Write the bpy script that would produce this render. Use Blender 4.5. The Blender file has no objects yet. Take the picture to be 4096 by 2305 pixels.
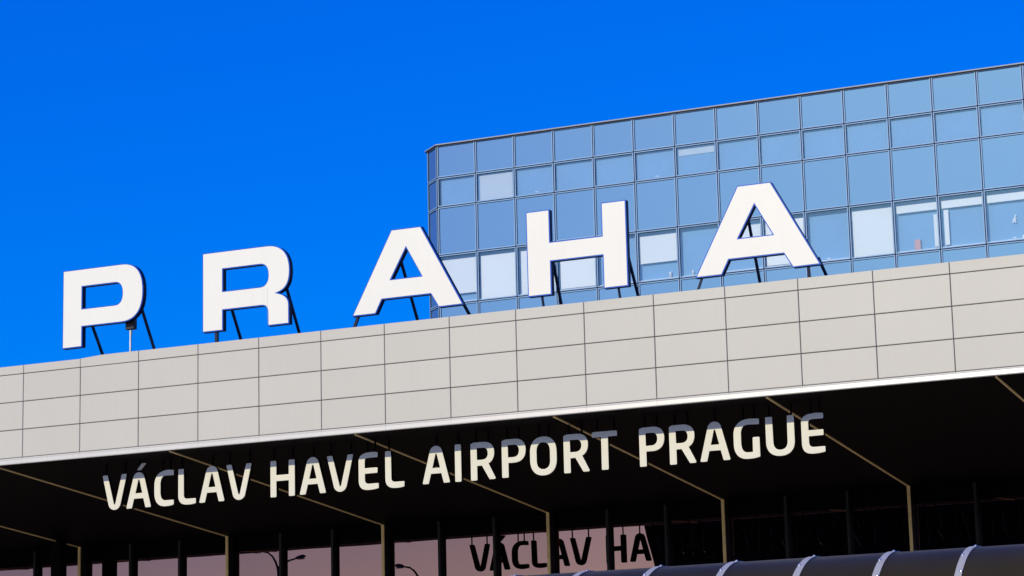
import bpy, bmesh, math, random
from mathutils import Vector, Matrix
random.seed(7)
S = bpy.context.scene
COL = S.collection
R = math.radians

# ------------------------------------------------------------------ camera
GZ = 9.374                      # height of the fascia's lower joint above the ground
cam_d = bpy.data.cameras.new('camera')
cam = bpy.data.objects.new('camera', cam_d)
COL.objects.link(cam)
S.camera = cam
cam_d.sensor_width = 36.0
cam_d.lens = 36.0 * 10087.97 / 4096.0
cam_d.clip_start = 0.2
cam_d.clip_end = 3000.0
yaw, pitch, roll = -0.41872911, 0.20021821, -0.02447013
fw = Vector((math.sin(yaw) * math.cos(pitch), math.cos(yaw) * math.cos(pitch), math.sin(pitch)))
rt = Vector((math.cos(yaw), -math.sin(yaw), 0.0))
up = rt.cross(fw)
r2 = rt * math.cos(roll) + up * math.sin(roll)
u2 = -rt * math.sin(roll) + up * math.cos(roll)
cam.matrix_world = Matrix(((r2.x, u2.x, -fw.x, 32.4337), (r2.y, u2.y, -fw.y, -46.0593),
                           (r2.z, u2.z, -fw.z, GZ - 7.6738), (0, 0, 0, 1)))

# ------------------------------------------------------------------ sky, sun, exposure
SUN_EL, SUN_AZ = 27.8, 192.0    # azimuth from +Y towards +X
world = bpy.data.worlds.new('World')
S.world = world
world.use_nodes = True
wn = world.node_tree
bgn = wn.nodes['Background']
sky = wn.nodes.new('ShaderNodeTexSky')
sky.sky_type = 'NISHITA'
sky.sun_disc = False
sky.sun_elevation = R(SUN_EL)
sky.sun_rotation = R(SUN_AZ)
sky.altitude = 0
sky.air_density = 1.0
sky.dust_density = 1.0
sky.ozone_density = 6.0
# one global grade, as in the photograph's strongly saturated print: contrast, saturation, deeper blue
pre = wn.nodes.new('ShaderNodeVectorMath')
pre.operation = 'SCALE'
pre.inputs['Scale'].default_value = 0.1
gam = wn.nodes.new('ShaderNodeGamma')
gam.inputs[1].default_value = 0.5
hsv = wn.nodes.new('ShaderNodeHueSaturation')
hsv.inputs['Saturation'].default_value = 2.6
hsv.inputs['Value'].default_value = 0.95
sep = wn.nodes.new('ShaderNodeSeparateColor')
com = wn.nodes.new('ShaderNodeCombineColor')
wn.links.new(sky.outputs[0], pre.inputs[0])
wn.links.new(pre.outputs[0], gam.inputs[0])
wn.links.new(gam.outputs[0], hsv.inputs['Color'])
wn.links.new(hsv.outputs[0], sep.inputs[0])
for ch, pw in (('Red', 1.2), ('Green', 1.7), ('Blue', 1.0)):
    m1 = wn.nodes.new('ShaderNodeMath')
    m1.operation = 'POWER'
    m1.inputs[1].default_value = pw
    m2 = wn.nodes.new('ShaderNodeMath')
    m2.operation = 'MULTIPLY'
    m2.inputs[1].default_value = 13.1
    wn.links.new(sep.outputs[ch], m1.inputs[0])
    wn.links.new(m1.outputs[0], m2.inputs[0])
    wn.links.new(m2.outputs[0], com.inputs[ch])
wn.links.new(com.outputs[0], bgn.inputs[0])
bgn.inputs[1].default_value = 0.1

sun_d = bpy.data.lights.new('sun', 'SUN')
sun_d.energy = 3.35
sun_d.angle = R(0.53)
sun_d.color = (1.0, 0.91, 0.66)
sun = bpy.data.objects.new('sun', sun_d)
COL.objects.link(sun)
az = R(SUN_AZ)
to_sun = Vector((math.sin(az) * math.cos(R(SUN_EL)), math.cos(az) * math.cos(R(SUN_EL)), math.sin(R(SUN_EL))))
sun.rotation_euler = to_sun.to_track_quat('Z', 'Y').to_euler()
sun.location = (0, -60, 60)

S.view_settings.view_transform = 'Standard'
S.view_settings.look = 'None'
S.view_settings.exposure = 0.0
S.view_settings.gamma = 1.0
S.view_settings.use_curve_mapping = False
S.render.engine = 'CYCLES'
S.cycles.max_bounces = 8
S.cycles.transparent_max_bounces = 8

# ------------------------------------------------------------------ materials
def new_mat(name):
    m = bpy.data.materials.new(name)
    m.use_nodes = True
    nt = m.node_tree
    b = nt.nodes['Principled BSDF']
    return m, nt, b

def mat(name, col, rough=0.5, metal=0.0, spec=0.5, noise=0.06, nscale=3.0, vary=0.0, bump=0.0, bscale=40.0,
        streak=0.0):
    """principled with object-space mottling, per-piece tone, optional vertical streaks and fine relief"""
    m, nt, b = new_mat(name)
    N, L = nt.nodes, nt.links
    tc = N.new('ShaderNodeTexCoord')
    geo = N.new('ShaderNodeNewGeometry')
    no = N.new('ShaderNodeTexNoise')
    no.inputs['Scale'].default_value = nscale
    no.inputs['Detail'].default_value = 4
    L.new(geo.outputs['Position'], no.inputs['Vector'])
    mr = N.new('ShaderNodeMapRange')
    mr.inputs['From Min'].default_value = 0.25
    mr.inputs['From Max'].default_value = 0.75
    mr.inputs['To Min'].default_value = 1 - noise
    mr.inputs['To Max'].default_value = 1 + noise
    L.new(no.outputs['Fac'], mr.inputs['Value'])
    fac = mr.outputs[0]
    if vary:
        oi = N.new('ShaderNodeObjectInfo')
        m2 = N.new('ShaderNodeMapRange')
        m2.inputs['To Min'].default_value = 1 - vary
        m2.inputs['To Max'].default_value = 1 + vary
        L.new(oi.outputs['Random'], m2.inputs['Value'])
        mm = N.new('ShaderNodeMath')
        mm.operation = 'MULTIPLY'
        L.new(fac, mm.inputs[0])
        L.new(m2.outputs[0], mm.inputs[1])
        fac = mm.outputs[0]
    if streak:
        mp = N.new('ShaderNodeMapping')
        mp.inputs['Scale'].default_value = (9.0, 9.0, 0.35)
        L.new(geo.outputs['Position'], mp.inputs['Vector'])
        ns = N.new('ShaderNodeTexNoise')
        ns.inputs['Scale'].default_value = 1.0
        ns.inputs['Detail'].default_value = 5
        L.new(mp.outputs[0], ns.inputs['Vector'])
        m3 = N.new('ShaderNodeMapRange')
        m3.inputs['From Min'].default_value = 0.45
        m3.inputs['From Max'].default_value = 0.8
        m3.inputs['To Min'].default_value = 1.0
        m3.inputs['To Max'].default_value = 1 - streak
        L.new(ns.outputs['Fac'], m3.inputs['Value'])
        mm = N.new('ShaderNodeMath')
        mm.operation = 'MULTIPLY'
        L.new(fac, mm.inputs[0])
        L.new(m3.outputs[0], mm.inputs[1])
        fac = mm.outputs[0]
    vm = N.new('ShaderNodeVectorMath')
    vm.operation = 'SCALE'
    vm.inputs[0].default_value = col
    L.new(fac, vm.inputs['Scale'])
    L.new(vm.outputs[0], b.inputs['Base Color'])
    b.inputs['Roughness'].default_value = rough
    b.inputs['Metallic'].default_value = metal
    b.inputs['Specular IOR Level'].default_value = spec
    if bump:
        nb = N.new('ShaderNodeTexNoise')
        nb.inputs['Scale'].default_value = bscale
        L.new(geo.outputs['Position'], nb.inputs['Vector'])
        bp = N.new('ShaderNodeBump')
        bp.inputs['Strength'].default_value = 1.0
        bp.inputs['Distance'].default_value = bump
        L.new(nb.outputs['Fac'], bp.inputs['Height'])
        L.new(bp.outputs[0], b.inputs['Normal'])
    return m

def glass_mat(name, body, reflect, tint, see_through=False, trans=(0.95, 0.97, 1.0), wave=0.0006, wscale=0.7, vary=0.03):
    """coated facade glass: mirror coat over either an opaque back-painted body or a clear pane"""
    m, nt, b = new_mat(name)
    N, L = nt.nodes, nt.links
    out = N['Material Output']
    N.remove(b)
    gl = N.new('ShaderNodeBsdfGlossy')
    gl.inputs['Color'].default_value = (*tint, 1)
    gl.inputs['Roughness'].default_value = 0.0
    geo = N.new('ShaderNodeNewGeometry')
    oi = N.new('ShaderNodeObjectInfo')
    va = N.new('ShaderNodeVectorMath')
    va.operation = 'MULTIPLY_ADD'
    va.inputs[1].default_value = (1, 1, 1)
    L.new(geo.outputs['Position'], va.inputs[0])
    ra = N.new('ShaderNodeVectorMath')
    ra.operation = 'SCALE'
    ra.inputs[0].default_value = (13.0, 7.0, 29.0)
    L.new(oi.outputs['Random'], ra.inputs['Scale'])
    L.new(ra.outputs[0], va.inputs[2])
    nb = N.new('ShaderNodeTexNoise')
    nb.inputs['Scale'].default_value = wscale
    nb.inputs['Detail'].default_value = 1
    L.new(va.outputs[0], nb.inputs['Vector'])
    bp = N.new('ShaderNodeBump')
    bp.inputs['Strength'].default_value = 1.0
    bp.inputs['Distance'].default_value = wave
    L.new(nb.outputs['Fac'], bp.inputs['Height'])
    L.new(bp.outputs[0], gl.inputs['Normal'])
    mx = N.new('ShaderNodeMixShader')
    m2 = N.new('ShaderNodeMapRange')
    m2.inputs['To Min'].default_value = reflect - vary
    m2.inputs['To Max'].default_value = reflect + vary
    L.new(oi.outputs['Random'], m2.inputs['Value'])
    L.new(m2.outputs[0], mx.inputs[0])
    if see_through:
        tr = N.new('ShaderNodeBsdfTransparent')
        tr.inputs['Color'].default_value = (*trans, 1)
        L.new(tr.outputs[0], mx.inputs[1])
    else:
        df = N.new('ShaderNodeBsdfDiffuse')
        df.inputs['Color'].default_value = (*body, 1)
        L.new(df.outputs[0], mx.inputs[1])
    L.new(gl.outputs[0], mx.inputs[2])
    L.new(mx.outputs[0], out.inputs['Surface'])
    return m

M = {}
M['panel'] = mat('panel_grey', (0.515, 0.500, 0.438), 0.42, 0, 0.4, 0.02, 0.5, 0.02, streak=0.02)
M['core'] = mat('joint_black', (0.012, 0.012, 0.013), 0.8)
M['trim'] = mat('trim_white', (0.57, 0.56, 0.515), 0.33, 0, 0.5, 0.02, 1.0, 0.01, streak=0.04)
M['white'] = mat('letter_white', (0.77, 0.765, 0.685), 0.35, 0, 0.4, 0.012, 1.2, streak=0.02)
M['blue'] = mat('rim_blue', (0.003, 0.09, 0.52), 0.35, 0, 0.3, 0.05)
M['casing'] = mat('casing_shaded_blue', (0.001, 0.006, 0.032), 0.4, 0, 0.12, 0.05)  # rim's blue paint darkened, shade of the letter sides put into the colour
M['navy'] = mat('brace_navy', (0.008, 0.012, 0.035), 0.5, 0, 0.25)
M['cream'] = mat('letter_cream', (0.68, 0.66, 0.55), 0.4, 0, 0.35, 0.02, 1.5, 0.012, streak=0.03)
M['creamrim'] = mat('rim_cream', (0.85, 0.83, 0.68), 0.35, 0, 0.4)
M['bronze'] = mat('casing_bronze', (0.008, 0.0065, 0.005), 0.6, 0, 0.08, 0.08)
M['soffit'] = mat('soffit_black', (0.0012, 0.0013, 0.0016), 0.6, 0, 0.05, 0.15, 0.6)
M['gold'] = mat('gold_strip', (0.88, 0.66, 0.28), 0.45, 0.2, 0.5, 0.12, 6.0)
M['mullion'] = mat('mullion_black', (0.014, 0.014, 0.014), 0.5, 0, 0.3)
M['column'] = mat('column_black', (0.012, 0.012, 0.013), 0.5, 0, 0.3)
M['bronzeglass'] = glass_mat('glass_bronze', (0.003, 0.0025, 0.003), 0.262, (0.85, 0.44, 0.45), wave=0.0012, wscale=0.55, vary=0.02)
M['vision'] = glass_mat('glass_vision', None, 0.12, (0.42, 0.68, 0.75), True, wave=0.0006, vary=0.02)
M['spandrel'] = glass_mat('glass_spandrel', (0.082, 0.178, 0.345), 0.44, (0.355, 0.592, 0.71), wave=0.0008, vary=0.015)
M['frame'] = mat('frame_bluegrey', (0.21, 0.38, 0.62), 0.5, 0.0, 0.5, 0.04, 2.0, 0.02)
M['gasket'] = mat('gasket_black', (0.006, 0.008, 0.014), 0.7)
M['reveal'] = mat('reveal_shade', (0.010, 0.035, 0.09), 0.6, 0, 0.2)  # frame colour darkened, shade of the recess put into it
M['coping'] = mat('coping_metal', (0.24, 0.29, 0.34), 0.5, 0.0)
M['towerwall'] = mat('tower_core_dark', (0.02, 0.03, 0.06), 0.8)
M['skytone'] = mat('backing_sky_tone', (0.215, 0.402, 0.635), 0.7, 0, 0.3, 0.06, 0.8)  # blue of the reflected sky put into this colour
M['blind'] = mat('blind_white', (0.95, 0.93, 0.86), 0.8, 0, 0.2, 0.02, 1.0, 0.03)
M['blindgrey'] = mat('blind_grey', (0.62, 0.68, 0.72), 0.8, 0, 0.2, 0.03, 1.0)
M['handle'] = mat('handle_white', (0.9, 0.9, 0.88), 0.4)
M['pink'] = mat('box_pink', (0.75, 0.32, 0.28), 0.6)
M['roof'] = mat('roof_membrane', (0.16, 0.16, 0.165), 0.9, bump=0.003)
M['plaster'] = mat('wall_grey', (0.35, 0.34, 0.33), 0.8, streak=0.1)
M['tube'] = mat('tube_dark', (0.029, 0.024, 0.0115), 0.42, 0.0, 0.09, 0.12, 1.2, 0.05)
M['band'] = mat('band_steel', (0.42, 0.42, 0.40), 0.45, 0.15, 0.5, 0.06, 8.0)
M['bolt'] = mat('bolt_steel', (0.72, 0.72, 0.72), 0.28, 0.9)
M['lamppost'] = mat('lamp_grey', (0.05, 0.05, 0.055), 0.5, 0.3)
M['lens'] = mat('lamp_lens', (0.30, 0.30, 0.28), 0.2)
M['garage'] = mat('garage_dark', (0.004, 0.004, 0.004), 0.9, 0, 0.1)
M['garageslab'] = mat('garage_slab', (0.008, 0.008, 0.008), 0.9, 0, 0.1)
M['asphalt'] = mat('asphalt', (0.055, 0.055, 0.057), 0.9, 0, 0.3, 0.2, 0.7, bump=0.004)
M['paving'] = mat('paving', (0.46, 0.44, 0.38), 0.85, 0, 0.3, 0.1, 1.0, bump=0.003)
M['kerb'] = mat('kerb_stone', (0.40, 0.39, 0.37), 0.8)
M['paint'] = mat('road_paint', (0.75, 0.75, 0.73), 0.7)
M['mast'] = mat('mast_white', (0.70, 0.70, 0.68), 0.4)
M['hanger'] = mat('hanger_black', (0.002, 0.002, 0.002), 0.7, 0, 0.05)
M['black'] = mat('box_black', (0.012, 0.012, 0.013), 0.45)

# ------------------------------------------------------------------ object helpers
LOC = {}

def link(o, parent, loc):
    COL.objects.link(o)
    if parent is not None:
        o.parent = parent
        o.location = loc - LOC[parent.name]
    else:
        o.location = loc
    LOC[o.name] = loc.copy()
    return o

def tag(o, label=None, cat=None, group=None, kind=None):
    if label: o['label'] = label
    if cat: o['category'] = cat
    if group: o['group'] = group
    if kind: o['kind'] = kind
    return o

def empty(name, x, y, z, label, cat, group=None):
    o = bpy.data.objects.new(name, None)
    o.empty_display_size = 0.2
    link(o, None, Vector((x, y, z + GZ)))
    return tag(o, label, cat, group)

class MB:
    """collects shapes in fascia coordinates (z = 0 at the lower joint of the fascia)"""
    def __init__(s):
        s.v, s.f, s.sm = [], [], []
    def poly(s, pts, faces, smooth=False):
        n = len(s.v)
        s.v += [Vector(p) for p in pts]
        s.f += [[n + i for i in f] for f in faces]
        s.sm += [smooth] * len(faces)
        return s
    def box(s, x0, x1, y0, y1, z0, z1):
        p = [(x0, y0, z0), (x1, y0, z0), (x1, y1, z0), (x0, y1, z0), (x0, y0, z1), (x1, y0, z1), (x1, y1, z1), (x0, y1, z1)]
        return s.poly(p, [(3, 2, 1, 0), (4, 5, 6, 7), (0, 1, 5, 4), (1, 2, 6, 5), (2, 3, 7, 6), (3, 0, 4, 7)])
    def chbox(s, x0, x1, y0, y1, z0, z1, c):
        """box whose front (low y) edges are chamfered by c"""
        p = [(x0 + c, y0, z0 + c), (x1 - c, y0, z0 + c), (x1 - c, y0, z1 - c), (x0 + c, y0, z1 - c),
             (x0, y0 + c, z0), (x1, y0 + c, z0), (x1, y0 + c, z1), (x0, y0 + c, z1),
             (x0, y1, z0), (x1, y1, z0), (x1, y1, z1), (x0, y1, z1)]
        return s.poly(p, [(0, 1, 2, 3), (0, 4, 5, 1), (1, 5, 6, 2), (2, 6, 7, 3), (3, 7, 4, 0),
                          (4, 8, 9, 5), (5, 9, 10, 6), (6, 10, 11, 7), (7, 11, 8, 4), (11, 10, 9, 8)])
    def tube(s, pts, r, n=10, cap=True):
        pts = [Vector(p) for p in pts]
        rs = r if isinstance(r, (list, tuple)) else [r] * len(pts)
        base = len(s.v)
        ref = Vector((0, 0, 1))
        d0 = (pts[1] - pts[0]).normalized()
        if abs(d0.z) > 0.9: ref = Vector((1, 0, 0))
        for i, p in enumerate(pts):
            a = pts[max(i - 1, 0)]
            b = pts[min(i + 1, len(pts) - 1)]
            d = (b - a).normalized()
            e1 = d.cross(ref).normalized()
            e2 = d.cross(e1)
            for k in range(n):
                t = 2 * math.pi * k / n
                s.v.append(p + (e1 * math.cos(t) + e2 * math.sin(t)) * rs[i])
        for i in range(len(pts) - 1):
            for k in range(n):
                k2 = (k + 1) % n
                s.f.append([base + i * n + k, base + i * n + k2, base + (i + 1) * n + k2, base + (i + 1) * n + k])
                s.sm.append(True)
        if cap:
            s.f.append([base + k for k in range(n)][::-1]); s.sm.append(False)
            s.f.append([base + (len(pts) - 1) * n + k for k in range(n)]); s.sm.append(False)
        return s
    def bar(s, a, b, w, h):
        """square bar from a to b"""
        a, b = Vector(a), Vector(b)
        d = (b - a).normalized()
        e1 = d.cross(Vector((1, 0, 0)))
        if e1.length < 1e-3: e1 = d.cross(Vector((0, 1, 0)))
        e1.normalize()
        e2 = d.cross(e1)
        q = []
        for p in (a, b):
            for (i, j) in ((-1, -1), (1, -1), (1, 1), (-1, 1)):
                q.append(p + e2 * (i * w / 2) + e1 * (j * h / 2))
        return s.poly(q, [(0, 1, 2, 3), (7, 6, 5, 4), (0, 4, 5, 1), (1, 5, 6, 2), (2, 6, 7, 3), (3, 7, 4, 0)])
    def prism(s, prof, x0, x1):
        """closed (y,z) profile swept along x"""
        n = len(prof)
        p = [(x0, y, z) for y, z in prof] + [(x1, y, z) for y, z in prof]
        fs = [(i, (i + 1) % n, n + (i + 1) % n, n + i) for i in range(n)]
        return s.poly(p, fs + [tuple(range(n))[::-1], tuple(range(n, 2 * n))])
    def mesh(s, name, m, origin):
        me = bpy.data.meshes.new(name)
        bm = bmesh.new()
        vs = [bm.verts.new((v.x - origin.x, v.y - origin.y, v.z - origin.z)) for v in s.v]
        for f, sm in zip(s.f, s.sm):
            fc = bm.faces.new([vs[i] for i in f])
            fc.smooth = sm
        bmesh.ops.recalc_face_normals(bm, faces=bm.faces[:])
        bm.to_mesh(me)
        bm.free()
        me.materials.append(M[m])
        return me
    def build(s, name, m, parent=None, origin=None):
        if origin is None:
            c = sum(s.v, Vector()) / len(s.v)
            origin = Vector((c.x, c.y, min(v.z for v in s.v)))
        else:
            origin = Vector(origin)
        o = bpy.data.objects.new(name, s.mesh(name, m, origin))
        return link(o, parent, origin + Vector((0, 0, GZ)))

def inst(name, me, parent, x, y, z):
    return link(bpy.data.objects.new(name, me), parent, Vector((x, y, z + GZ)))

def struct(o): return tag(o, kind='structure')

# ------------------------------------------------------------------ ground, forecourt, road
G0 = -GZ
struct(MB().poly([(-900, -900, G0), (900, -900, G0), (900, 900, G0), (-900, 900, G0)], [(0, 1, 2, 3)]).build('ground', 'asphalt'))
struct(MB().box(-90, 90, -52.0, 60, G0 - 0.05, G0 + 0.13).build('forecourt_pavement', 'paving'))
for i in range(60):
    struct(MB().chbox(-90 + i * 3.0, -90 + i * 3.0 + 2.985, -52.16, -52.003, G0 - 0.05, G0 + 0.15, 0.02).build('kerb', 'kerb'))
struct(MB().poly([(-90, -53.0, G0 + 0.004), (90, -53.0, G0 + 0.004), (90, -52.85, G0 + 0.004), (-90, -52.85, G0 + 0.004)], [(0, 1, 2, 3)]).build('road_edge_line', 'paint'))
for i in range(30):
    x = -90 + i * 6
    struct(MB().poly([(x, -56, G0 + 0.004), (x + 3, -56, G0 + 0.004), (x + 3, -55.85, G0 + 0.004), (x, -55.85, G0 + 0.004)], [(0, 1, 2, 3)]).build('road_marking', 'paint'))

# ------------------------------------------------------------------ terminal building
PW, PH, CAPB, CAPT = 1.5, 0.6252, 1.8756, 2.106
I0, I1 = -12, 20
XL, XR = I0 * PW, I1 * PW
T = empty('terminal_building', 6.0, 5.0, G0 + 0.13,
          'low terminal with grey panelled fascia, black soffit and bronze glazing, below the white city letters', 'building')
g = 0.007
std = MB().chbox(-PW / 2 + g, PW / 2 - g, 0, 0.03, g, PH - g, 0.009).mesh('fascia_panel', 'panel', Vector((0, 0, 0)))
cap = MB().chbox(-PW / 2 + g, PW / 2 - g, 0, 0.27, CAPB + g, CAPT, 0.007).mesh('coping_panel', 'panel', Vector((0, 0, CAPB)))
low = MB().chbox(-PW / 2 + g, PW / 2 - g, 0, 0.27, CAPB + g, 2.068, 0.007).mesh('coping_panel', 'panel', Vector((0, 0, CAPB)))
for i in range(I0, I1):
    xc = (i + 0.5) * PW
    for r in range(3):
        p = inst('fascia_panel', std, T, xc, random.uniform(0, 0.0015), r * PH)
        p.rotation_euler = (R(random.uniform(-0.10, 0.10)), 0, R(random.uniform(-0.06, 0.06)))
    if i == 1:
        x0, x1 = PW + g, 2 * PW - g
        fr = [(x0, CAPB + g), (x1, CAPB + g), (x1, CAPT), (2.07, CAPT), (x0, 2.072)]
        q = [(x, 0, z) for x, z in fr] + [(x, 0.27, z) for x, z in fr]
        MB().poly(q, [(0, 1, 2, 3, 4), (9, 8, 7, 6, 5)] + [(k, k + 5, (k + 1) % 5 + 5, (k + 1) % 5) for k in range(5)]).build('coping_panel', 'panel', T)
    else:
        inst('coping_panel', low if i < 1 else cap, T, xc, random.uniform(0, 0.0015), CAPB)
    # white lower trim, one length per bay, joints just visible
    tp = [(0.004, -0.004), (0.0, -0.010), (0.0, -0.034), (0.006, -0.037), (-0.002, -0.042), (-0.016, -0.122), (-0.010, -0.137), (0.06, -0.137), (0.06, -0.004)]
    MB().prism(tp, i * PW + 0.0015, (i + 1) * PW - 0.0015).build('trim_strip', 'trim', T)
MB().box(XL, XR, 0.034, 0.24, -0.12, 2.02).build('fascia_core', 'core', T)
MB().box(XL, XR, 0.30, 24.6, 1.60, 1.75).build('roof', 'roof', T)
YF, ZF = 10.05, -0.85           # where the sloping soffit meets the fins
sl = (ZF + 0.137) / YF
def sz(y): return -0.137 + sl * y
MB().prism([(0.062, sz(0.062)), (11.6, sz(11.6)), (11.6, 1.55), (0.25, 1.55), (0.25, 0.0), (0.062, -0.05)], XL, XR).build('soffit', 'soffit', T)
GX0 = -0.735
ks = range(-3, 7)
for k in ks:
    gx = GX0 + 4.496 * k
    w = 0.022
    MB().prism([(0.07, sz(0.07) + 0.01), (YF - 0.001, sz(YF) + 0.01), (YF - 0.001, sz(YF) - 0.022), (0.07, sz(0.07) - 0.022)], gx - w, gx + w).build('gold_soffit_strip', 'gold', T)
    MB().box(gx - 0.036, gx + 0.036, YF, YF + 0.035, G0 + 0.13, ZF - 0.002).build('gold_fin', 'gold', T)
    MB().box(gx - 0.034, gx + 0.034, YF + 0.036, YF + 0.32, G0 + 0.13, sz(YF + 0.036)).build('fin_web', 'mullion', T)
    for j in (1, 2):
        mx = gx + 1.4987 * j
        MB().box(mx - 0.032, mx + 0.032, YF + 0.12, YF + 0.29, G0 + 0.13, sz(YF + 0.12)).build('mullion', 'mullion', T)
    for j in range(3):
        a = gx + 1.4987 * j
        MB().box(a + 0.034, a + 1.4647, YF + 0.295, YF + 0.325, -4.6, sz(YF + 0.3)).build('glass_pane', 'bronzeglass', T)
        MB().box(a + 0.034, a + 1.4647, YF + 0.295, YF + 0.325, G0 + 0.13, -4.66).build('glass_pane', 'bronzeglass', T)
        MB().box(a + 0.034, a + 1.4647, YF + 0.24, YF + 0.34, -4.66, -4.60).build('transom', 'mullion', T)
for k in ks:
    gx = GX0 + 4.496 * k
    for j in range(3):
        a = gx + 1.4987 * j
        MB().box(a + 0.0345, a + 1.4642, YF + 0.27, YF + 0.294, -1.24, sz(YF + 0.27) + 0.01).build('reflection_cover', 'soffit', T)  # added dark strip, hides the gold strips mirrored in the glass
MB().tube([(-5.25, 9.15, G0 + 0.13), (-5.25, 9.15, sz(9.15) + 0.05)], 0.205, 28).build('column', 'column', T)
for x in (XL - 0.3, XR):
    MB().box(x, x + 0.3, 0.0, 24.6, G0 + 0.13, 2.1).build('end_wall', 'plaster', T)
MB().box(XL, XR, 11.7, 24.6, G0 + 0.13, 1.55).build('rear_block', 'towerwall', T)

# ------------------------------------------------------------------ office tower
TY, TX0, CW, NC = 25.0, -1.7395, 1.35869, 19
ROWS = [13.075, 11.985, 11.0147, 9.435, 7.8175, 6.24]
W = empty('office_tower', 11.0, 30.0, G0, 'tall office block with pale blue mirrored curtain wall rising behind the terminal', 'building')
XE = TX0 + NC * CW
CHX, CHY = -2.38, 25.59
# core (dark, just behind the glass line, with a floor recess behind the window rows)
plan = [(TX0 + 0.02, TY + 0.62), (XE, TY + 0.62), (XE, TY + 16), (-5.0, TY + 16), (CHX + 0.08, CHY + 0.55)]
def slab(mb, z0, z1, pl):
    n = len(pl)
    q = [(x, y, z0) for x, y in pl] + [(x, y, z1) for x, y in pl]
    return mb.poly(q, [tuple(range(n))[::-1], tuple(range(n, 2 * n))] + [(i, (i + 1) % n, n + (i + 1) % n, n + i) for i in range(n)])
slab(MB(), G0, ROWS[0] - 0.05, plan).build('tower_core', 'towerwall', W)
edge = [(TX0 + 0.06, TY + 0.10), (XE, TY + 0.10), (XE, TY + 0.615), (TX0 + 0.06, TY + 0.615)]
for za, zb in ((ROWS[1] - 0.03, ROWS[0] - 0.1), (ROWS[3] - 0.03, ROWS[2] + 0.03), (G0, ROWS[4] + 0.03)):
    slab(MB(), za, zb, edge).build('floor_edge', 'towerwall', W)
for (za, zb) in ((ROWS[2] + 0.035, ROWS[1] - 0.035), (ROWS[4] + 0.035, ROWS[3] - 0.035)):
    MB().box(TX0 + 0.1, XE, TY + (0.105 if za > 10 else 0.19), TY + 0.60, za, zb).build('sky_tone_backing', 'skytone', W)  # added blue sheet, stands in for sky reflected by the windows

FW, GAP = 0.032, 0.0145
def ring(mb, x0, x1, z0, z1, w, y0, y1, c=0.006):
    """picture frame with chamfered front edges and real depth"""
    o = [(x0, z0), (x1, z0), (x1, z1), (x0, z1)]
    n = [(x0 + w, z0 + w), (x1 - w, z0 + w), (x1 - w, z1 - w), (x0 + w, z1 - w)]
    def off(p, q, k): return [((a[0] + (b[0] - a[0]) * k), (a[1] + (b[1] - a[1]) * k)) for a, b in zip(p, q)]
    of, nf = off(o, n, c / w), off(n, o, c / w)
    L = [[(x, y1, z) for x, z in o], [(x, y0 + c, z) for x, z in o], [(x, y0, z) for x, z in of],
         [(x, y0, z) for x, z in nf], [(x, y0 + c, z) for x, z in n], [(x, y1, z) for x, z in n]]
    q = [p for l in L for p in l]
    fs = []
    for a in range(6):
        b = (a + 1) % 6
        for k in range(4):
            k2 = (k + 1) % 4
            fs.append((a * 4 + k, a * 4 + k2, b * 4 + k2, b * 4 + k))
    return mb.poly(q, fs)

def line_reveal(me):
    """shade painted as a dark tone on the inner faces of the frame"""
    me.materials.append(M['reveal'])
    for k in range(16, 20): me.polygons[k].material_index = 1

pane_me, frame_me = {}, {}
for r in range(5):
    z1, z0 = ROWS[r], ROWS[r + 1]
    hh = z1 - z0
    x0, x1 = -CW / 2 + GAP, CW / 2 - GAP
    za, zb = GAP, hh - GAP
    if r == 0: zb = hh - 0.03
    o = Vector((0, 0, 0))
    frame_me[r] = ring(MB(), x0, x1, za, zb, FW, 0, 0.085).mesh('frame', 'frame', o)
    line_reveal(frame_me[r])
    pane_me[r] = MB().box(x0 + FW - 0.004, x1 - FW + 0.004, 0.040, 0.052, za + FW - 0.004, zb - FW + 0.004).mesh('pane', 'vision' if r in (1, 3) else 'spandrel', o)
handle_me = MB().box(-0.085, 0.0, -0.02, -0.004, 0, 0.018).box(0.0, 0.022, -0.02, 0.03, -0.03, 0.018).mesh('handle', 'handle', Vector((0, 0, 0)))
HANDLES = {(1, 1): 0.66, (1, 2): 0.55, (1, 5): 0.55, (3, 1): 0.5, (3, 9): 0.5, (3, 10): 0.5, (3, 13): 0.62}
for r in range(5):
    for i in range(NC):
        xc = TX0 + (i + 0.5) * CW
        f = inst('window' if r in (1, 3) else 'spandrel_panel', pane_me[r], W, xc, TY, ROWS[r + 1])
        tilt = (R(random.uniform(-0.12, 0.12)), 0, R(random.uniform(-0.12, 0.12)))
        f.rotation_euler = tilt
        inst('frame', frame_me[r], f, xc, TY + random.uniform(0, 0.002), ROWS[r + 1])
        if (r, i) in HANDLES:
            inst('handle', handle_me, f, xc - CW / 2 + CW * HANDLES[(r, i)], TY + 0.112, ROWS[r + 1] + 0.115)
# dark joint backing, in the 28 mm gaps only
mb = MB()
for i in range(NC + 1):
    x = TX0 + i * CW
    mb.box(x - 0.03, x + 0.03, TY + 0.03, TY + 0.088, G0, ROWS[0] - 0.03)
for z in ROWS[1:]:
    mb.box(TX0, XE, TY + 0.032, TY + 0.090, z - 0.03, z + 0.03)
mb.build('joint_gasket', 'gasket', W)
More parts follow.
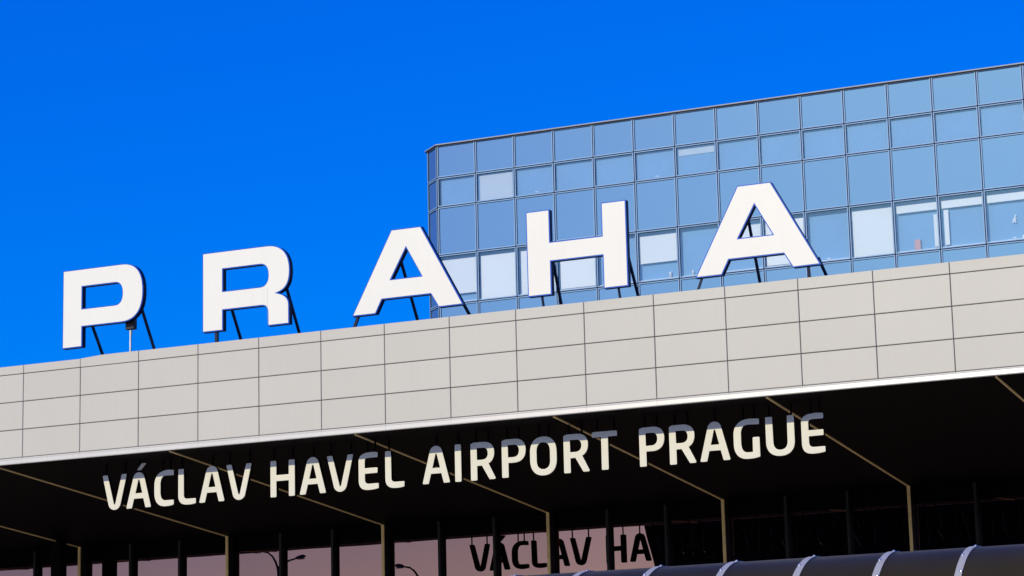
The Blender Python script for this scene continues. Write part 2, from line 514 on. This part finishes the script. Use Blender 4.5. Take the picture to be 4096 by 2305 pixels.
# roller blinds and window-side strips
def blind(r, c, a, b, top, bot, m='blind', y=0.088):
    x0 = TX0 + c * CW
    z1, hh = ROWS[r], ROWS[r] - ROWS[r + 1]
    MB().box(x0 + a * CW, x0 + b * CW, TY + y, TY + y + 0.006, z1 - bot * hh, z1 - top * hh).build('blind', m, W)
blind(1, 1, 0.09, 0.93, 0.10, 0.93, 'blindgrey')
blind(1, 6, 0.08, 0.93, 0.12, 0.32, 'blindgrey')
blind(3, 0, 0.06, 0.94, 0.10, 0.80)
blind(3, 1, 0.07, 0.94, 0.10, 0.95)
blind(3, 2, 0.09, 0.94, 0.10, 0.95)
blind(3, 3, 0.08, 0.94, 0.10, 0.94)
blind(3, 5, 0.06, 0.94, 0.10, 0.63)
blind(3, 7, 0.07, 0.94, 0.12, 0.58)
blind(3, 8, 0.06, 0.94, 0.10, 0.94)
blind(3, 10, 0.06, 0.95, 0.10, 0.95)
for c in (11, 12, 13, 14):
    blind(3, c, 0.06, 0.95, 0.10, 0.24)
for c in (16, 17):
    blind(3, c, 0.06, 0.95, 0.10, 0.95)
blind(3, 11, 0.87, 0.95, 0.33, 0.93)
blind(3, 12, 0.10, 0.20, 0.27, 0.92)
# chamfered corner
d = Vector((TX0 - CHX, TY - CHY, 0))
cl = d.length
ang = math.atan2(d.y, d.x)
cm = Matrix.Translation(Vector((CHX, CHY, 0))) @ Matrix.Rotation(ang, 4, 'Z')
for r in range(5):
    hh = ROWS[r] - ROWS[r + 1]
    zt = hh - (0.03 if r == 0 else GAP)
    pl = MB().box(0.03 + FW - 0.004, cl - 0.05 - FW + 0.004, 0.040, 0.052, GAP + FW - 0.004, zt - FW + 0.004)
    fl = ring(MB(), 0.03, cl - 0.05, GAP, zt, FW, 0, 0.085)
    for b in (pl, fl):
        b.v = [cm @ v + Vector((0, 0, ROWS[r + 1])) for v in b.v]
    po = pl.build('corner_panel', 'spandrel', W)
    line_reveal(fl.build('frame', 'frame', po).data)
q = MB()
for z in ROWS[1:]:
    q.box(0.0, cl, 0.032, 0.09, z - 0.03, z + 0.03)
q.box(-0.02, 0.03, 0.02, 0.09, G0, ROWS[0] - 0.03).box(cl - 0.05, cl - 0.001, 0.015, 0.09, G0, ROWS[0] - 0.03)
q.v = [cm @ v for v in q.v]
q.build('corner_post', 'gasket', W)
cp = [(CHX - 0.05, CHY - 0.04), (TX0 - 0.015, TY - 0.05), (XE, TY - 0.05), (XE, TY + 16), (-5.0, TY + 16)]
slab(MB(), ROWS[0] - 0.012, ROWS[0] + 0.022, cp).build('coping', 'coping', W)
cp = [(CHX - 0.02, CHY - 0.01), (TX0 - 0.005, TY - 0.02), (XE, TY - 0.02), (XE, TY + 15.9), (-4.9, TY + 15.9)]
slab(MB(), ROWS[0] - 0.045, ROWS[0] - 0.0125, cp).build('coping_joint', 'gasket', W)

# small things standing on the window sills of the tower
SZ = ROWS[4] + 0.035
def sill_x(c, f): return TX0 + (c + f) * CW
MB().box(TX0 + 0.1, XE, TY + 0.092, TY + 0.185, SZ - 0.03, SZ + 0.045).build('window_sill', 'handle', W)
SZ += 0.046
def lathe(mb, x, y, z, prof, n=14):
    base = len(mb.v)
    for rr, hz in prof:
        for k in range(n):
            t = 2 * math.pi * k / n
            mb.v.append(Vector((x + rr * math.cos(t), y + rr * math.sin(t), z + hz)))
    for i in range(len(prof) - 1):
        for k in range(n):
            k2 = (k + 1) % n
            mb.f.append([base + i * n + k, base + i * n + k2, base + (i + 1) * n + k2, base + (i + 1) * n + k]); mb.sm.append(True)
    return mb
cup = [(0.001, 0), (0.036, 0), (0.044, 0.17), (0.044, 0.18), (0.038, 0.18), (0.03, 0.02), (0.001, 0.02)]
tag(lathe(MB(), sill_x(5, .76), TY + 0.135, SZ, cup).build('cup', 'blind'), 'white cup on the office sill under the half-lowered blind', 'cup')
tag(lathe(MB(), sill_x(6, .30), TY + 0.135, SZ, [(a * .9, b * .8) for a, b in cup]).build('cup', 'blind'), 'white cup in the office window without a blind, beside the second letter A', 'cup')
bx = MB().chbox(sill_x(11, .42), sill_x(11, .55), TY + 0.10, TY + 0.18, SZ, SZ + 0.31, 0.006)
tag(bx.build('storage_box', 'pink'), 'tall pinkish box standing on an office window sill', 'box')
dome = [(0.05 * math.cos(R(a)), 0.11 * math.sin(R(a))) for a in range(0, 90, 12)] + [(0.001, 0.11)]
tag(lathe(MB(), sill_x(13, .80), TY + 0.135, SZ, dome).build('desk_lamp_shade', 'blind'), 'white dome-shaped lamp on an office window sill at the right edge', 'lamp')
lf = MB()
for k in range(12):
    cx, cz = sill_x(13, .63) + random.uniform(-.06, .06), SZ + 0.62 + random.uniform(-.11, .11)
    a = random.uniform(0, 3.1)
    ww, hh = random.uniform(.015, .03), random.uniform(.02, .045)
    pts = []
    for (i, j) in ((-1, 0), (0, -1), (1, 0), (0, 1)):
        pts.append((cx + i * ww * math.cos(a) - j * hh * math.sin(a), TY + 0.12 + 0.004 * math.sin(k), cz + i * ww * math.sin(a) + j * hh * math.cos(a)))
    lf.poly(pts + [(x, y + 0.004, z) for x, y, z in pts], [(0, 1, 2, 3), (7, 6, 5, 4), (0, 4, 5, 1), (1, 5, 6, 2), (2, 6, 7, 3), (3, 7, 4, 0)])
tag(lf.build('window_ornament', 'blind'), 'white leafy ornament hanging inside the right-hand office window', 'ornament')

# ------------------------------------------------------------------ lettering
def cubic(p0, p1, p2, p3, n=12):
    o = []
    for i in range(1, n + 1):
        t = i / n
        s = 1 - t
        o.append((s**3 * p0[0] + 3 * s * s * t * p1[0] + 3 * s * t * t * p2[0] + t**3 * p3[0],
                  s**3 * p0[1] + 3 * s * s * t * p1[1] + 3 * s * t * t * p2[1] + t**3 * p3[1]))
    return o

def path(items):
    """points (x,z), filleted points (x,z,r) and ('c',x1,z1,x2,z2,x,z) curves -> closed polyline"""
    raw = []
    for it in items:
        if it[0] == 'c':
            p0 = raw[-1][:2]
            raw += [(x, z, 0) for x, z in cubic(p0, it[1:3], it[3:5], it[5:7])]
        else:
            raw.append((it[0], it[1], it[2] if len(it) > 2 else 0))
    out = []
    n = len(raw)
    for i, (x, z, r) in enumerate(raw):
        if r <= 0:
            out.append((x, z))
            continue
        p = Vector((x, z)); a = Vector(raw[i - 1][:2]); b = Vector(raw[(i + 1) % n][:2])
        u, w = (a - p).normalized(), (b - p).normalized()
        h = u.angle(w) / 2
        t = min(r / math.tan(h), 0.49 * min((a - p).length, (b - p).length) if r < 10 else 1e9)
        rr = t * math.tan(h)
        c = p + (u + w).normalized() * (rr / math.sin(h))
        s0, s1 = p + u * t - c, p + w * t - c
        steps = 20 if r > 10 else 4
        a0, a1 = math.atan2(s0.y, s0.x), math.atan2(s1.y, s1.x)
        da = (a1 - a0 + math.pi) % (2 * math.pi) - math.pi
        for k in range(steps + 1):
            q = a0 + da * k / steps
            out.append((c.x + rr * math.cos(q), c.y + rr * math.sin(q)))
    ded = [out[0]]
    for q in out[1:]:
        if abs(q[0] - ded[-1][0]) + abs(q[1] - ded[-1][1]) > 1e-6: ded.append(q)
    if abs(ded[0][0] - ded[-1][0]) + abs(ded[0][1] - ded[-1][1]) < 1e-6: ded.pop()
    return ded

def inset(poly, d, hole=False):
    """offset a closed polyline inwards (outer) or outwards (hole) by d"""
    n = len(poly)
    area = sum(poly[i][0] * poly[(i + 1) % n][1] - poly[(i + 1) % n][0] * poly[i][1] for i in range(n))
    sg = 1 if area > 0 else -1
    if hole: sg = -sg
    out = []
    for i in range(n):
        a, p, b = Vector(poly[i - 1]), Vector(poly[i]), Vector(poly[(i + 1) % n])
        e0, e1 = (p - a).normalized(), (b - p).normalized()
        n0, n1 = Vector((-e0.y, e0.x)) * sg, Vector((-e1.y, e1.x)) * sg
        m = n0 + n1
        k = d * 2 / max(m.length_squared, 0.35)
        out.append((p.x + m.x * k, p.y + m.y * k))
    return out

def plate(name, m, loops, y0, y1, parent, bevel=0.0):
    """filled outline (x,z loops, holes by even-odd) extruded from y0 to y1"""
    cu = bpy.data.curves.new(name, 'CURVE')
    cu.dimensions = '2D'
    cu.fill_mode = 'BOTH'
    cu.extrude = (y1 - y0) / 2 - bevel
    if bevel:
        cu.bevel_depth = bevel
        cu.bevel_resolution = 1
    for lp in loops:
        sp = cu.splines.new('POLY')
        sp.points.add(len(lp) - 1)
        for q, (x, z) in zip(sp.points, lp): q.co = (x, z, 0, 1)
        sp.use_cyclic_u = True
    tmp = bpy.data.objects.new('tmp', cu)
    COL.objects.link(tmp)
    bpy.context.view_layer.update()
    me = bpy.data.meshes.new_from_object(tmp.evaluated_get(bpy.context.evaluated_depsgraph_get()))
    bpy.data.objects.remove(tmp)
    bpy.data.curves.remove(cu)
    xs = [v.co.x for v in me.vertices]; zs = [v.co.y for v in me.vertices]
    org = Vector(((min(xs) + max(xs)) / 2, (y0 + y1) / 2, min(zs)))
    for v in me.vertices:
        x, y, z = v.co
        v.co = (x - org.x, -z, y - org.z)
    for p in me.polygons: p.use_smooth = False
    me.materials.clear()
    me.materials.append(M[m])
    me.name = name
    return link(bpy.data.objects.new(name, me), parent, org + Vector((0, 0, GZ)))

# --- the five large letters on the roof
LY, LD, RIM = 0.20, 0.14, 0.022
AO = [(-.345, 4.142), (.348, 4.142), (1.297, 2.376), (.728, 2.37), (.553, 2.668), (-.583, 2.668), (-.738, 2.376), (-1.30, 2.374)]
AI = [(-.005, 3.714), (.341, 3.08), (-.365, 3.08)]
BIG = [
    ('P', 'white letter P on the roof edge, first of the five large letters', 1.93,
     [(.885, 4.138), (2.43, 4.14), ('c', 2.80, 4.14, 2.985, 3.92, 2.985, 3.48), ('c', 2.985, 3.06, 2.80, 2.823, 2.43, 2.823), (1.405, 2.823), (1.405, 2.372), (.885, 2.368)],
     [(1.40, 3.727), (2.25, 3.727), ('c', 2.38, 3.727, 2.442, 3.64, 2.442, 3.48), ('c', 2.442, 3.32, 2.38, 3.236, 2.25, 3.236), (1.40, 3.236)]),
    ('R', 'white letter R on the roof edge, between the P and the first large A', 5.55,
     [(4.493, 4.14), (6.09, 4.14), ('c', 6.46, 4.14, 6.66, 3.93, 6.66, 3.55), ('c', 6.66, 3.27, 6.56, 3.12, 6.347, 3.076), ('c', 6.55, 3.03, 6.635, 2.93, 6.635, 2.78),
      (6.635, 2.378), (6.112, 2.376), (6.112, 2.64), ('c', 6.112, 2.78, 6.07, 2.832, 5.95, 2.832), (5.007, 2.832), (5.007, 2.387), (4.493, 2.387)],
     [(5.008, 3.736), (5.92, 3.736), ('c', 6.06, 3.736, 6.123, 3.65, 6.123, 3.49), ('c', 6.123, 3.34, 6.06, 3.252, 5.92, 3.252), (5.008, 3.252)]),
    ('A', 'large white letter A in front of the corner of the glass tower', 9.4425, [(x + 9.4425, z) for x, z in AO], [(x + 9.4425, z) for x, z in AI]),
    ('H', 'large white letter H on the roof edge, between the two large letters A', 13.3,
     [(12.195, 4.152), (12.723, 4.152), (12.723, 3.47), (13.865, 3.47), (13.865, 4.154), (14.405, 4.154), (14.405, 2.375), (13.87, 2.375), (13.87, 3.062), (12.73, 3.062), (12.73, 2.372), (12.2, 2.372)], None),
    ('A', 'large white letter A fully in front of the tower, last of the large letters', 17.13, [(x + 17.13, z + .006) for x, z in AO], [(x + 17.13, z + .006) for x, z in AI]),
]
BR = {0: [(1.5, 3.05, 1.26), (2.8, 3.29, 1.30)], 1: [(5.06, 3.13, 1.21), (6.42, 3.47, 1.38)], 2: [(9.22, 3.58, 1.52), (10.63, 2.50, 1.52)],
      3: [(12.65, 3.49, 1.11), (14.31, 3.26, 1.34)], 4: [(16.91, 3.69, 1.26), (18.34, 2.54, 1.76)]}
PO = {0: [], 1: [((4.81, .27, 2.40), (4.81, .27, 1.751), .065)],
      2: [((8.27, .27, 2.40), (7.97, .30, 1.751), .055)], 3: [((12.48, .27, 2.40), (12.50, .42, 1.751), .04), ((14.16, .27, 2.40), (14.18, .42, 1.751), .04)],
      4: [((15.955, .27, 2.40), (15.68, .30, 1.751), .04), ((18.15, .27, 2.40), (18.17, .34, 1.751), .045)]}
for n, (ch, lab, xc, outer, inner) in enumerate(BIG):
    L = empty('roof_letter', xc, LY + LD / 2, 1.75, lab, 'letter', 'large city letters on the terminal roof')
    o = path(outer)
    loops = [o] + ([path(inner)] if inner else [])
    plate('casing', 'casing', loops, LY + 0.012, LY + LD, L)
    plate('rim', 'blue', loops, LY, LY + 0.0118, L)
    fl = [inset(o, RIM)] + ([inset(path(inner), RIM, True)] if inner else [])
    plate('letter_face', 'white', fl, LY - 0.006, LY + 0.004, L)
    for (bx, bz, by) in BR[n]:
        MB().bar((bx, LY + LD - 0.004, bz), (bx, by, 1.751), 0.05, 0.05).build('brace', 'navy', L)
    for (a, b, w) in PO[n]:
        MB().bar(a, b, w, w).build('post', 'navy', L)

    if n == 1:
        MB().box(6.105, 6.109, LY - 0.0068, LY - 0.0055, 2.43, 3.22).build('seam', 'coping', L)

# white pole with a black box behind the P
Pm = empty('mast', 2.515, 0.43, 1.75, 'slim white pole carrying a black box, under the bowl of the letter P', 'pole')
MB().tube([(2.515, .43, 1.752), (2.515, .43, 2.72)], 0.022, 12).build('pole', 'mast', Pm)
MB().chbox(2.415, 2.635, .37, .50, 2.69, 2.93, 0.01).build('equipment_box', 'black', Pm)
MB().tube([(2.57, .40, 2.70), (2.585, .40, 2.64), (2.565, .40, 2.58), (2.545, .41, 2.50), (2.54, .42, 2.2), (2.54, .42, 1.76)], 0.007, 6).build('cable', 'black', Pm)

# --- hanging sign letters
U = 0.00775
c = 'c'
GL = {
 'V': ([(0, 100, 3), (17.3, 100, 3), (41, 8.3, 2.2), (64.3, 100, 3), (81.5, 100, 3), (41, -67, 20.7)], None),
 'A': ([(0, 0, 3), (19, 0, 3), (26, 26.5), (56.5, 26.5), (63.5, 0, 3), (82.5, 0, 3), (41.5, 157, 19)], [(30.5, 42), (53, 42), (41.8, 86.5, 2)]),
 'C': ([(64, 99.5, 3), (46, 101), (c, 17, 101, 0, 86, 0, 60), (0, 38), (c, 0, 12, 14, -1.5, 37, -1.5), (50, -1), (64, 1.6, 3), (64, 15.5, 2), (37, 15.5), (c, 26, 15.5, 20.3, 24, 20.3, 40), (20.3, 61), (c, 20.3, 76, 26, 85.5, 37, 85.5), (64, 84.5, 2)], None),
 'G': ([(70, 99.5, 3), (45, 101), (c, 17, 101, 0, 87, 0, 61), (0, 39), (c, 0, 12, 14, -1.5, 37, -1.5), (54, -1), (69.7, 2, 3), (69.7, 53, 3), (51, 53, 3), (50.5, 15.5), (37, 15.5), (c, 26, 15.5, 20.3, 24, 20.3, 40), (20.3, 62), (c, 20.3, 77, 26, 86, 40, 86), (70, 85, 2)], None),
 'E': ([(59, 100, 3), (41, 101.5), (c, 14, 101.5, 0, 95, 0, 78), (0, 28), (c, 0, 8, 8, -1.5, 30, -1.5), (45, -1), (61, 1.5, 3), (61, 15.5, 2), (32, 15.5), (c, 23, 15.5, 19.2, 20, 19.2, 28), (19.2, 43), (58, 43.5, 2.5), (58, 58.5, 2.5), (19, 58.5), (19, 77), (c, 19, 84, 23, 86, 31, 86), (59, 86, 2)], None),
 'L': ([(0, 100, 3), (18, 100, 3), (18.5, 26), (c, 18.5, 18, 23, 15, 31, 15), (57.5, 15, 2), (57.5, .5, 3), (42, -1.8), (31, -1.8), (c, 9, -1.8, 0, 8, 0, 25)], None),
 'H': ([(0, 100, 3), (18.8, 100, 3), (18.8, 60), (57.6, 60), (57.6, 100, 3), (76.6, 100, 3), (76.6, -.8, 3), (57.6, -.8, 3), (57.6, 43), (18.8, 43), (18.8, -.8, 3), (0, -.8, 3)], None),
 'I': ([(0, 100, 3), (18.6, 100, 3), (18.6, -.5, 3), (0, -.5, 3)], None),
 'P': ([(0, 98.5, 3), (10, 101.7), (38, 102), (c, 58, 102, 69.7, 91, 69.7, 72), (c, 69.7, 51, 58, 38.5, 36, 38.5), (19, 38.5), (19, 0, 3), (0, 0, 3)], [(18, 86.5), (35, 86.5), (c, 45, 86.5, 50, 80, 50, 71), (c, 50, 60, 44, 53.5, 33, 53.5), (18.3, 53.5)]),
 'R': ([(0, 97.5, 3), (9.5, 101), (36, 101), (c, 57, 101, 69.5, 91, 69.5, 72), (c, 69.5, 57, 63, 47, 52.6, 42), (74, -.5, 3), (54.7, -.5, 3), (33, 37.5), (19, 37.5), (19, -1, 3), (0, -1, 3)], [(18.3, 85.5), (35, 85.5), (c, 45, 85.5, 50.5, 80, 50.5, 70), (c, 50.5, 59, 44, 53.5, 33, 53.5), (18.8, 53.5)]),
 'T': ([(0, 101, 3), (71, 101, 3), (71, 86.5, 2.5), (45, 86.5), (44.7, 0, 3), (25.3, 0, 3), (25.8, 86.5), (0, 86.5, 2.5)], None),
 'O': ([(38.2, 101.5), (c, 14, 101.5, 0, 86, 0, 60), (0, 40), (c, 0, 14, 14, -1.7, 38.2, -1.7), (c, 62.4, -1.7, 76.4, 14, 76.4, 40), (76.4, 60), (c, 76.4, 86, 62.4, 101.5, 38.2, 101.5)],
       [(38.2, 86), (c, 26, 86, 19, 78, 19, 62), (19, 38), (c, 19, 23, 26, 15, 38.2, 15), (c, 50.4, 15, 57.2, 23, 57.2, 38), (57.2, 62), (c, 57.2, 78, 50, 86, 38.2, 86)]),
 'U': ([(0, 101, 3), (18.5, 101, 3), (19.5, 38), (c, 19.5, 22, 26, 15.5, 38, 15.5), (c, 50, 15.5, 57, 22, 57, 38), (57.5, 101, 3), (76, 101, 3), (76, 36), (c, 76, 13, 62, -.5, 38, -.5), (c, 14, -.5, 0, 13, 0, 36)], None),
}
ACC = [(35, 107, 1), (48, 107, 1), (66, 126, 1), (51, 126, 1)]
HANG = {'V': (9, 72), 'A': (41,), 'C': (25, 50), 'L': (9,), 'H': (9, 67), 'E': (25, 48), 'I': (9,), 'R': (14, 50), 'P': (14, 48), 'O': (24, 52), 'T': (12, 60), 'G': (26, 55), 'U': (9, 67)}
ORD = ['first', 'second', 'third', 'fourth', 'fifth', 'sixth', 'seventh']
WORDS = [('V\u00c1CLAV', 'first word', [1.575, 2.194, 2.914, 3.522, 4.047, 4.726], -1.219),
         ('HAVEL', 'second word', [5.818, 6.525, 7.187, 7.942, 8.571], -1.219),
         ('AIRPORT', 'third word', [9.435, 10.19, 10.549, 11.256, 11.89, 12.637, 13.266], -1.207),
         ('PRAGUE', 'fourth word', [14.287, 14.929, 15.568, 16.282, 16.951, 17.681], -1.207)]
HY, HD, HR = 0.80, 0.10, 0.009
for word, wn_, xs, zb in WORDS:
    for k, (ch, x0) in enumerate(zip(word, xs)):
        key = 'A' if ch == '\u00c1' else ch
        def P(items):
            o = []
            for it in items:
                if it[0] == 'c':
                    o.append(('c',) + tuple((x0 + v * U) if j % 2 == 0 else (zb + v * U) for j, v in enumerate(it[1:])))
                else:
                    o.append((x0 + it[0] * U, zb + it[1] * U) + tuple(v * U for v in it[2:]))
            return o
        def PP(items):
            # fillet in font units, then scale
            return [(x0 + x * U, zb + z * U) for x, z in path(items)]
        acc = ' with acute accent' if ch == '\u00c1' else ''
        L = empty('sign_letter', x0 + 0.3, HY + HD / 2, zb,
                  'cream letter %s%s, %s letter in the %s of the hanging sign' % (key, acc, ORD[k], wn_), 'letter',
                  'cream letters hanging under the soffit')
        out_, in_ = GL[key]
        o = PP(out_)
        loops = [o] + ([PP(in_)] if in_ else [])
        fl = [inset(o, HR)] + ([inset(PP(in_), HR, True)] if in_ else [])
        plate('casing', 'bronze', loops, HY + 0.0031, HY + HD, L)
        plate('rim', 'creamrim', [inset(o, 0.002)] + ([inset(PP(in_), 0.002, True)] if in_ else []), HY, HY + 0.003, L)
        plate('letter_face', 'cream', fl, HY - 0.003, HY + 0.0015, L)
        if acc:
            a = PP(ACC)
            plate('accent', 'bronze', [a], HY + 0.014, HY + HD, L)
            plate('accent_face', 'cream', [a], HY - 0.001, HY + 0.0138, L)
        for hx in HANG[key]:
            x = x0 + hx * U
            top = sz(HY + 0.06)
            zt = zb + (99 if key not in 'A' else 98) * U
            MB().box(x - 0.016, x + 0.016, HY + 0.045, HY + 0.075, zt - 0.04, top + 0.004).build('hanger', 'hanger', L)

# ------------------------------------------------------------------ covered walkway in front of the terminal
K = empty('covered_walkway', 20.0, -15.86, G0 + 0.13, 'dark barrel-vaulted walkway roof with steel bands at the lower right', 'walkway roof')
CY, CZ, CR = -15.859, -6.313, 1.5
BX0 = 25.08
def arc(r, n, a0=-4, a1=184): return [(CY + r * math.cos(R(a0 + (a1 - a0) * i / n)), CZ + r * math.sin(R(a0 + (a1 - a0) * i / n))) for i in range(n + 1)]
def shell(x0, x1, r0, r1, n):
    a, b = arc(r0, n), arc(r1, n)
    mb = MB()
    prof = b + a[::-1]
    m = len(prof)
    q = [(x0, y, z) for y, z in prof] + [(x1, y, z) for y, z in prof]
    mb.poly(q, [(i, i + 1, m + i + 1, m + i) for i in range(n)], True)
    mb.poly(q, [(i, (i + 1) % m, m + (i + 1) % m, m + i) for i in range(n, m)])
    mb.poly(q, [(i, i + 1, m - 2 - i, m - 1 - i) for i in range(n)] + [(m + m - 1 - i, m + m - 2 - i, m + i + 1, m + i) for i in range(n)])
    return mb
pan = shell(0.0, 1.008, CR - 0.012, CR, 40).mesh('roof_panel', 'tube', Vector((0, 0, 0)))
ban = shell(-0.043, 0.043, CR + 0.002, CR + 0.012, 48).mesh('steel_band', 'band', Vector((0, 0, 0)))
bo = MB()
lathe(bo, 0, 0, 0, [(0.001, 0.020), (0.009, 0.019), (0.013, 0.010), (0.020, 0.009), (0.021, 0.0), (0.001, 0.0)], 10)
bolt_me = bo.mesh('bolt', 'bolt', Vector((0, 0, 0)))
for k in range(-8, 16):
    x = BX0 - 1.012 * k
    inst('roof_panel', pan, K, x + 0.002, 0, 0)
    b = inst('steel_band', ban, K, x, 0, 0)
    if -4 <= k <= 9:
        for a in (58, 78, 98, 116, 131, 143, 155):
            for sx in ((-0.026,) if a in (116, 143) else (0.026,)):
                y, z = CY + (CR + 0.0115) * math.cos(R(a)), CZ + (CR + 0.0115) * math.sin(R(a))
                t = inst('bolt', bolt_me, b, x + sx, y, z)
                t.rotation_euler = (R(a - 90), 0, 0)
xa, xb = BX0 - 1.012 * 15, BX0 + 1.012 * 9
for s in (1, -1):
    y = CY + s * (CR - 0.006)
    MB().box(xa, xb, y - 0.06, y + 0.06, CZ - 0.36, CZ - 0.115).build('eaves_beam', 'band', K)
    for j in range(7):
        x = xa + 0.3 + j * (xb - xa - 0.6) / 6
        MB().tube([(x, y, G0 + 0.13), (x, y, CZ - 0.36)], 0.06, 14).build('post', 'lamppost', K)

# ------------------------------------------------------------------ street lamps and the dark building seen mirrored in the glazing
def street_lamp(x, y, ztop, heads, label):
    L = empty('street_lamp', x, y, G0, label, 'street lamp', 'street lamps on the forecourt')
    MB().tube([(x, y, G0), (x, y, G0 + 1.2), (x, y, G0 + 1.25), (x, y, ztop)], [0.11, 0.10, 0.075, 0.05], 12).build('pole', 'lamppost', L)
    for (dx, dz) in heads:
        s = 1 if dx > 0 else -1
        pts = [(x, y, ztop - 0.25)] + [(x + dx * 0.62 * t ** 1.4, y, ztop - 0.25 + (dz + 0.25) * (1 - (1 - t) ** 2)) for t in (.15, .3, .5, .75, 1)]
        MB().tube(pts, [0.045, 0.042, 0.04, 0.037, 0.035, 0.033], 10).build('arm', 'lamppost', L)
        hx, hz = x + dx * 0.60, ztop + dz
        d = Vector((dx * 0.45, 0, 0.07)); 
        prof = [(0.0, 0.03), (0.08, 0.05), (0.3, 0.10), (0.65, 0.12), (0.92, 0.09), (1.0, 0.03)]
        hd = MB()
        hd.tube([(hx + d.x * t, y, hz + d.z * t) for t, _ in prof], [q for _, q in prof], 14)
        for v in hd.v:
            zc = hz + d.z * (v.x - hx) / d.x
            v.z = zc + (v.z - zc) * (0.75 if v.z > zc else 0.45)
        h = hd.build('lamp_head', 'lamppost', L)
        MB().box(min(hx + d.x * .35, hx + d.x * .85), max(hx + d.x * .35, hx + d.x * .85), y - 0.07, y + 0.07, hz - 0.035, hz + 0.0).build('lens', 'lens', h)
street_lamp(-13.66, -15.0, 1.00, [(-1.05, 0.58), (1.08, 0.22)], 'tall street lamp with two curved arms, mirrored in the terminal glazing')
street_lamp(-7.85, -15.0, 0.30, [(-0.95, 0.36)], 'street lamp with a single curved arm, mirrored in the terminal glazing')

Gb = empty('parking_garage', 25.0, -100.0, G0, 'dark building with a leaning end wall, mirrored in the terminal glazing', 'building')
def lean(z): return -28.2 - 0.24 * (z - 7.4)
zt, GY = 11.0, -92.0
q = [(lean(G0), GY, G0), (85, GY, G0), (85, GY - 20, G0), (lean(G0), GY - 20, G0), (lean(zt), GY, zt), (85, GY, zt), (85, GY - 20, zt), (lean(zt), GY - 20, zt)]
MB().poly(q, [(3, 2, 1, 0), (4, 5, 6, 7), (0, 1, 5, 4), (1, 2, 6, 5), (2, 3, 7, 6), (3, 0, 4, 7)]).build('wall', 'garage', Gb)
for i in range(6):
    z = G0 + 3.2 * (i + 1)
    MB().box(lean(z) + 0.4, 85, GY + 0.01, GY + 0.2, z, z + 0.9).build('parapet_band', 'garageslab', Gb)
